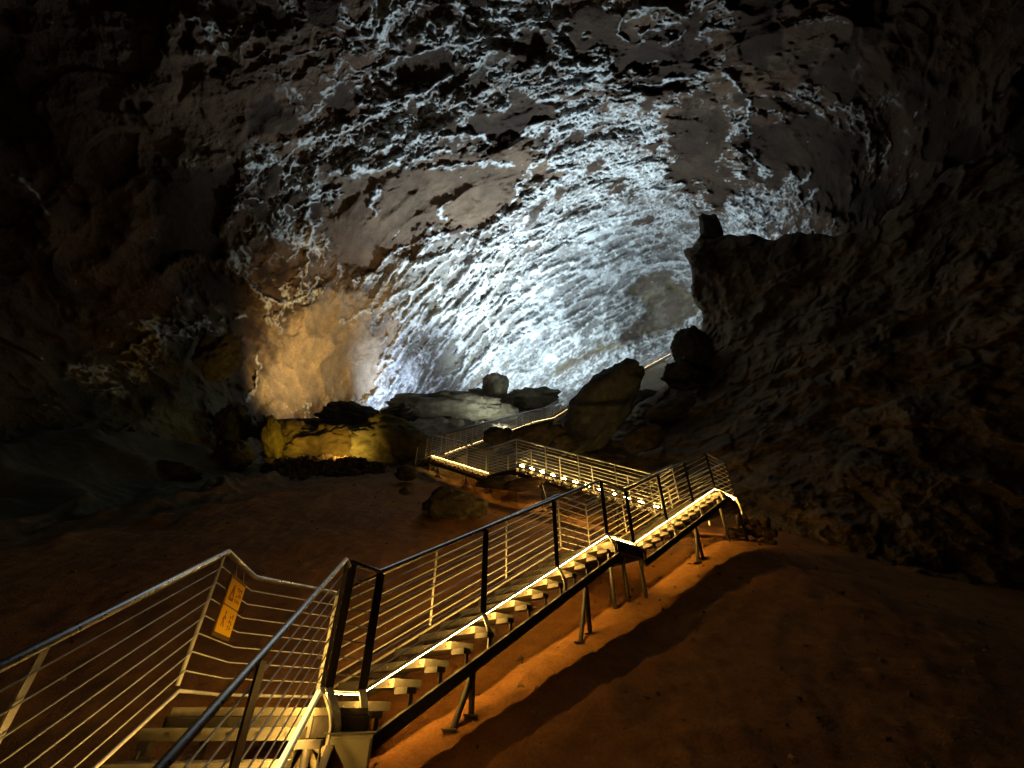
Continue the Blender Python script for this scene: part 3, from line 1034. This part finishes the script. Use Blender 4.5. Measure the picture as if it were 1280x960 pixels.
def landing(label, pts, legs=()):
    c = sum(pts, Vector()) / len(pts)
    root = thing('landing', label, 'landing', c, 'landings of the steel cave staircase')
    z = -0.10
    m = MB()
    n = len(pts)
    q = [p - c + Vector((0, 0, z)) for p in pts]
    m.v = [tuple(p) for p in q] + [tuple(p - Vector((0, 0, 0.05))) for p in q]
    m.f = [tuple(range(n)), tuple(range(2 * n - 1, n - 1, -1))] + [(k, n + k, n + (k + 1) % n, (k + 1) % n) for k in range(n)]
    m.sm = [False] * len(m.f)
    m.build('deck', M_TREAD, root)
    for a, b in zip(q, q[1:] + q[:1]):
        m = MB()
        dn = Vector((0, 0, -0.12))
        m.bar(a + dn, b + dn, Vector((0, 0, 1)), 0.13, 0.05)
        m.build('edge_beam', M_DARK, root)
    for p in legs:
        a = Vector(p) - Vector((0, 0, 0.3))
        g = Vector((a.x, a.y, gz(a.x, a.y) - 0.08))
        if g.z < a.z - 0.05:
            m = MB()
            m.tube([a - c, g - c], 0.032, 8)
            m.build('support_leg', M_DARK, root)
    return root


def railing(label, path, inward, led=None, led_mat=None, post_gap=1.25, post_w=0.085, post_mat=None, r_bar=0.0065, no_post=(), r_top=0.025, skip_led=(), curve=True, hook=False, foot=0.42, cover=True):
    """Railing over a foot line; inward(k) = unit vector towards the walkway for segment k."""
    base = path[0]
    root = thing('railing', label, 'railing', base, 'steel railings of the cave staircase')
    L = [p - base for p in path]
    up = Vector((0, 0, 1))
    top = [p + up * RAIL_H for p in L]
    if hook:
        top.append(top[-1] + Vector((0.03, 0.05, -0.05)))
    MB().tube(top, r_top, 10).build('top_rail', M_RAIL, root)
    for k in range(1, N_BAR + 1):
        z = RAIL_H * k / (N_BAR + 1)
        MB().tube([p + up * z for p in L], r_bar, 6).build('bar', M_STEEL, root)
    for k, (a, b) in enumerate(zip(L, L[1:])):
        d = b - a
        run = math.hypot(d.x, d.y)
        n = max(1, round(run / post_gap))
        inn = inward[k] if isinstance(inward, (list, tuple)) else inward
        hd = Vector((d.x, d.y, 0)).normalized()
        for j in range(n + (1 if k == len(L) - 2 else 0)):
            if j == 0 and k in no_post:
                continue
            p = a + d * (j / n)
            m = MB()
            m.bar(p - inn * 0.02 + up * 0.03, p - inn * 0.02 + up * (RAIL_H - 0.02), hd, post_w, 0.012)
            po = m.build('post', post_mat or M_DARK, root)  # dark default puts the unlit side of the near posts into their colour
            if curve:
                m = MB()
                arc = [p - inn * 0.02 + up * 0.03]
                for s in range(1, 6):
                    f = s / 5
                    arc.append(p - inn * (0.02 + 0.13 * math.sin(f * 2.2)) + up * (0.03 - foot * f))
                for s0, s1 in zip(arc, arc[1:]):
                    m.bar(s0, s1, hd, post_w * 0.8, 0.014)
                m.build('post_foot', M_STEEL, po)
    if led == 'strip':
        for k, (a, b) in enumerate(zip(L, L[1:])):
            if k in skip_led:
                continue
            inn = inward[k] if isinstance(inward, (list, tuple)) else inward
            m = MB()
            if not cover:
                mt = MB()
                for q_ in (0.009, -0.009):
                    mt.bar(a + up * 0.012 + inn * q_, b + up * 0.012 + inn * q_, inn, 0.007, 0.010)
                mt.build('light_line', M_LEDTOP, root)
            # tape tilted so that it shines down and towards the treads
            m.bar(a + inn * 0.006 - up * 0.002 * (not cover) * 8, b + inn * 0.006 - up * 0.002 * (not cover) * 8, inn * 0.67 + up * 0.74, 0.022, 0.0022)
            m.build('light_strip', led_mat or M_LED, root)
            off = (up * 0.67 - inn * 0.74) * 0.005 + inn * 0.006 - up * 0.002 * (not cover) * 8
            m = MB()
            m.bar(a + off, b + off, inn * 0.67 + up * 0.74, 0.017, 0.004)
            m.build('strip_back_shield', M_STEEL, root)  # added plate that blocks light from the back of the tape
            m = MB()
            m.bar(a - inn * 0.006 + up * (0.017 if cover else 0), b - inn * 0.006 + up * (0.017 if cover else 0), inn, 0.05, 0.010)
            m.build('strip_cover', M_STEEL, root)
    elif led == 'plain':
        MB().tube(L, 0.014, 6).build('lower_rail', M_STEEL, root)
    return root


nA_l = Vector((math.cos(azA), -math.sin(azA), 0))      # from left railing towards the right one
flight('lowest stair flight in front, rising away to the first landing', A_r0, A_r1, -nA_l, legs=1, width=(A_r1 - A_l1).dot(nA_l), near_out=0.14)
flight('long stair flight rising right from the first landing', B_n0, B_n1, nB, legs=2)
flight('short stair flight rising right to the turn of the stairs', C_n0, C_n1, nC, legs=1)
flight('stair flight with a row of small lamps rising left', D_n0, D_n1, nD, legs=2)
flight('stair flight with a bright light strip rising left', E_n0, E_n1, nE, legs=2)
nF, nG, nH = left(F_n0, F_n1), left(G_n0, G_n1), left(H_n0, H_n1)
flight('far stair flight rising right behind the small dark rock', F_n0, F_n1, nF, detail=False)
flight('far stair flight passing behind the leaning boulder', G_n0, G_n1, nG, detail=False)
flight('farthest stair flight climbing to the top of the spur', H_n0, H_n1, nH, detail=False)

B_out = -nB * 0.16
landing('first landing where the stairs turn right, with yellow sign', [A_r1, A_l1, L1a, L1b, B_n0 - nB * 0.16], legs=(L1a, L1b, B_n0 - nB * 0.1, A_r1))
landing('small middle landing in the right rising stairs', [B_n1 - nB * .16, C_n0 - nC * .16, C_f0 + nC * .16, B_f1 + nB * .16], legs=(B_n1, C_n0 - nC * .1, B_n1.lerp(C_n0, .5)))
D_x = D_f0 + nD * 0.1
landing('upper right landing where the stairs turn back left', [C_n1 - nC * .16, L3a, D_x, D_n0, C_f1], legs=(C_n1, L3a))
landing('middle landing of the left rising stairs above dark rock', [D_n1, E_n0, E_f0, D_f1], legs=(D_n1, E_n0))
e_h = Vector((dE.x, dE.y, 0)).normalized()
L5a = E_n1 + e_h * 1.25
L5b = E_f1 + e_h * 1.25 + nE * 0.3
landing('upper left landing where the stairs turn right again', [E_n1, L5a, L5b, F_n0 + nF * W, F_n0], legs=(E_n1, L5a))
landing('small landing on the far stairs beside dark rocks', [F_n1, G_n0, G_n0 + nG * W, F_n1 + nF * W])
landing('highest landing hidden partly by the leaning boulder', [G_n1, H_n0, H_n0 + nH * W, G_n1 + nG * W])

railing('right railing of the lowest flight, nearest to the viewer', [A_r0, A_r1], -nA_l, 'strip', post_gap=1.9, post_w=0.11, hook=True, r_bar=0.0055, cover=False)
railing('left railing of the lowest flight, carrying the yellow sign', [A_l0, A_l1, L1a, L1b],
        [nA_l, Vector((1, .2, 0)).normalized(), Vector((0.7, -0.7, 0))], 'plain', post_gap=1.5, post_mat=M_STEEL, post_w=0.05, curve=False, r_bar=0.0055, no_post=(2,))
railing('near railing of the long right rising flight', [A_r1 + Vector((.03, .08, 0)), B_n0, B_n1, C_n0], [Vector((-1, 0, 0)), nB, nB], 'strip')
railing('far railing of the long right rising flight', [L1b, B_f1], nB * -1, 'plain', r_bar=0.009, post_mat=M_STEEL, post_w=0.03, curve=False)
railing('near railing of the short flight below the turn', [C_n0, C_n1], nC, 'strip', r_bar=0.009)
railing('far railing of the short flight below the turn', [B_f1, C_f0, C_f1, D_n0], [-nB, -nC, Vector((.7, -.2, 0)).normalized()], 'plain', r_bar=0.011, post_mat=M_STEEL, post_w=0.03, curve=False)
railing('railing at the right end of the upper right landing', [C_n1, L3a, D_x], [Vector((-.6, .7, 0)), Vector((-.7, -.6, 0))], 'strip', post_w=0.06)
rD = railing('near railing of the left rising flight with small lamps', [D_n0, D_n1, E_n0], nD, None, post_mat=M_STEEL, post_w=0.04, curve=False)
railing('far railing of the left rising flight with small lamps', [D_f0, D_f1, E_f0], -nD, 'plain', post_mat=M_STEEL, post_w=0.04, curve=False)
railing('near railing of the flight with the bright strip', [E_n0, E_n1], nE, 'strip', M_LEDFAR, post_mat=M_STEEL, post_w=0.04, curve=False)
railing('far railing of the flight with the bright strip', [E_f0, E_f1, F_n0 + nF * W * 0 ], -nE, 'plain', post_mat=M_STEEL, post_w=0.04, curve=False)
railing('railing round the upper left landing', [E_n1, L5a, L5b], [nE, -e_h], 'plain', post_mat=M_STEEL, post_w=0.04, curve=False)
railing('near railing of the far right rising flight', [F_n0, F_n1, G_n0, G_n1, H_n0, H_n1], [nF, nF, nG, nG, nH], 'strip', M_LEDDIM, r_bar=0.012, r_top=0.035, post_mat=M_STEEL, post_w=0.05, curve=False)
railing('far railing of the far right rising flight', [F_n0 + nF * W, F_n1 + nF * W, G_n0 + nG * W, G_n1 + nG * W, H_n0 + nH * W, H_n1 + nH * W],
        [-nF, -nF, -nG, -nG, -nH], 'plain', r_bar=0.012, r_top=0.035, post_mat=M_STEEL, post_w=0.05, curve=False)

# row of small lamps along the foot of the near railing of flight D
bd = rD.location
me_l = None
NL = 12
for k in range(NL):
    p = D_n0.lerp(D_n1, (k + 0.4) / NL) - Vector(bd) - nD * 0.02 + Vector((0, 0, 0.02))
    if me_l is None:
        m = MB()
        dd = dD.normalized()
        m.tube([-dd * 0.085, -dd * 0.06, dd * 0.06, dd * 0.085], [0.008, 0.019, 0.019, 0.008], 8)
        o = m.build('lamp', M_LEDDOT, rD)
        me_l = o.data
    else:
        o = link('lamp', me_l, None, rD)
    o.location = p

# ------------------------------------------------------------------ yellow warning sign on the landing rail
m_y, nt, b = new_mat('yellow_sign')
tcn = nd(nt, 'ShaderNodeTexCoord').outputs['Object']
nn = nd(nt, 'ShaderNodeTexNoise', **{'Scale': 14.0, 'Detail': 3.0})
nt.links.new(tcn, nn.inputs['Vector'])
nt.links.new(mix(nt, (1.0, 0.62, 0.015), (0.95, 0.50, 0.01), nn.outputs['Fac']), b.inputs['Base Color'])
b.inputs['Roughness'].default_value = 0.35
M_PRINT, nt, b = new_mat('sign_print')
b.inputs['Base Color'].default_value = (0.35, 0.10, 0.01, 1)
M_FRAME = metal_mat('sign_frame', (0.16, 0.09, 0.03), 0.5, 0.3)

a0, a1 = A_l1 + Vector((0, 0, 1)), L1a + Vector((0, 0, 1))
sx = (a1 - a0).normalized()
sn = Vector((sx.y, -sx.x, 0)).normalized()
if sn.x < 0:
    sn = -sn
so = a0 + sx * 0.42 + Vector((0, 0, -0.37)) + sn * 0.03
sign = thing('warning_sign', 'small yellow warning sign of two panels hanging on the landing railing', 'sign', so)
SW, SH = 0.42, 0.21


def rect(m, x0, x1, z0, z1, y0, y1):
    c = [sx * x + sn * y + Vector((0, 0, z)) for z in (z0, z1) for x, y in ((x0, y0), (x1, y0), (x1, y1), (x0, y1))]
    m.quadbox(c)


m = MB(); rect(m, -SW / 2 - .02, SW / 2 + .02, -SH - .03, SH + .03, -.012, 0); m.build('backing_board', M_FRAME, sign)
for s in (1, -1):
    z0, z1 = (0.006, SH) if s > 0 else (-SH, -0.006)
    m = MB(); rect(m, -SW / 2, SW / 2, z0, z1, 0.0005, .006)
    pn = m.build('panel', m_y, sign)
    m = MB()
    zc = (z0 + z1) / 2
    # pictogram on the left: triangle or walking figure of strokes
    if s > 0:
        tri = [(-.15, zc - .055), (-.03, zc - .055), (-.09, zc + .06)]
        for (xa, za), (xb, zb) in zip(tri, tri[1:] + tri[:1]):
            m.bar(sx * xa + sn * .0072 + Vector((0, 0, za)), sx * xb + sn * .0072 + Vector((0, 0, zb)), sn, .002, .020)
        rect(m, -.096, -.084, zc - .02, zc + .03, .0062, .0082)
        rect(m, -.096, -.084, zc - .04, zc - .028, .0062, .0082)
    else:
        for xa, za, xb, zb in ((-.09, .04, -.10, -.0), (-.10, 0, -.13, -.05), (-.10, 0, -.06, -.05), (-.09, .03, -.05, .01), (-.09, .03, -.13, .0)):
            m.bar(sx * xa + sn * .0072 + Vector((0, 0, zc + za)), sx * xb + sn * .0072 + Vector((0, 0, zc + zb)), sn, .002, .014)
        rect(m, -.10, -.075, zc + .045, zc + .068, .0062, .0082)
    m.build('pictogram', M_PRINT, pn)
    m = MB()
    for cx in (0.035, 0.085, 0.135) if s > 0 else (0.06, 0.115):
        for cz in (0.045, 0.0, -0.045):
            for kk in range(4):
                w_, h_ = random.uniform(.012, .021), random.uniform(.006, .010)
                zz_ = zc + cz + random.uniform(-.014, .014); xx = cx + random.uniform(-.006, .006)
                if kk % 2:
                    w_, h_ = h_ / 2, w_ * 1.1
                rect(m, xx - w_, xx + w_, zz_ - h_ / 2, zz_ + h_ / 2, .0062, .0078 + 0.0004 * kk)
    m.build('lettering', M_PRINT, pn)
m = MB()
for s in (-1, 1):
    m.tube([sx * (s * .12) + Vector((0, 0, SH + .02)), sx * (s * .12) - sn * .02 + Vector((0, 0, SH + .12))], .004, 5)
m.build('hanger', M_STEEL, sign)

# ------------------------------------------------------------------ junction box with conduits in front of the landing
M_BOX = metal_mat('box_paint', (0.36, 0.32, 0.22), 0.5, 0.0, 0.12, 6)
M_PIPE = metal_mat('conduit_plastic', (0.62, 0.52, 0.34), 0.5, 0.0, 0.15, 10)
bx = at(438, 918, 3.45)
jb = thing('junction_box', 'beige metal junction box with two conduits below the first landing', 'junction box', bx)


def lbox(m, c, sx_, sy_, sz_):
    c = Vector(c)
    m.quadbox([c + Vector((x * sx_ / 2, y * sy_ / 2, zq * sz_ / 2)) for zq in (-1, 1) for x, y in ((-1, -1), (1, -1), (1, 1), (-1, 1))])


RZ = Matrix.Rotation(math.radians(14), 4, 'Z')
m = MB(); lbox(m, (0, 0.1, -0.25), 0.34, 0.2, 0.5); o = m.build('box', M_BOX, jb); o.matrix_local = RZ
bv = o.modifiers.new('bevel', 'BEVEL'); bv.width = 0.008; bv.segments = 2
m = MB(); lbox(m, (0.01, -0.006, -0.25), 0.29, 0.014, 0.45); o = m.build('door', M_BOX, jb); o.matrix_local = RZ
bv = o.modifiers.new('bevel', 'BEVEL'); bv.width = 0.004; bv.segments = 2
m = MB(); lbox(m, (0, 0.1, 0.006), 0.38, 0.24, 0.012); o = m.build('top_cover', M_DARK, jb); o.matrix_local = RZ
m = MB(); lbox(m, (0, 0.19, -0.9), 0.06, 0.06, 0.9); o = m.build('stand', M_DARK, jb); o.matrix_local = RZ
for dz, ex in ((-0.09, 0.0), (-0.19, 0.05)):
    m = MB()
    ctl = [Vector((-0.17, 0.08, dz)), Vector((-0.24, 0.07, dz + .0)), Vector((-0.31 + ex * .5, 0.05, dz + .06)), Vector((-0.36 + ex, 0.02, dz + .08)), Vector((-0.40 + ex, -0.02, dz - 0.02)),
           Vector((-0.46 + ex, -0.06, dz - .3)), Vector((-0.55 + ex, -0.1, dz - .8))]
    pts_ = []
    for k in range(len(ctl) - 1):
        p0, p1, p2, p3_ = ctl[max(k - 1, 0)], ctl[k], ctl[k + 1], ctl[min(k + 2, len(ctl) - 1)]
        for s in range(5):
            f = s / 5
            pts_.append(0.5 * ((2 * p1) + (p2 - p0) * f + (2 * p0 - 5 * p1 + 4 * p2 - p3_) * f * f + (3 * p1 - p0 - 3 * p2 + p3_) * f ** 3))
    pts_.append(ctl[-1])
    m.tube(pts_, 0.026, 10).build('conduit', M_PIPE, jb)
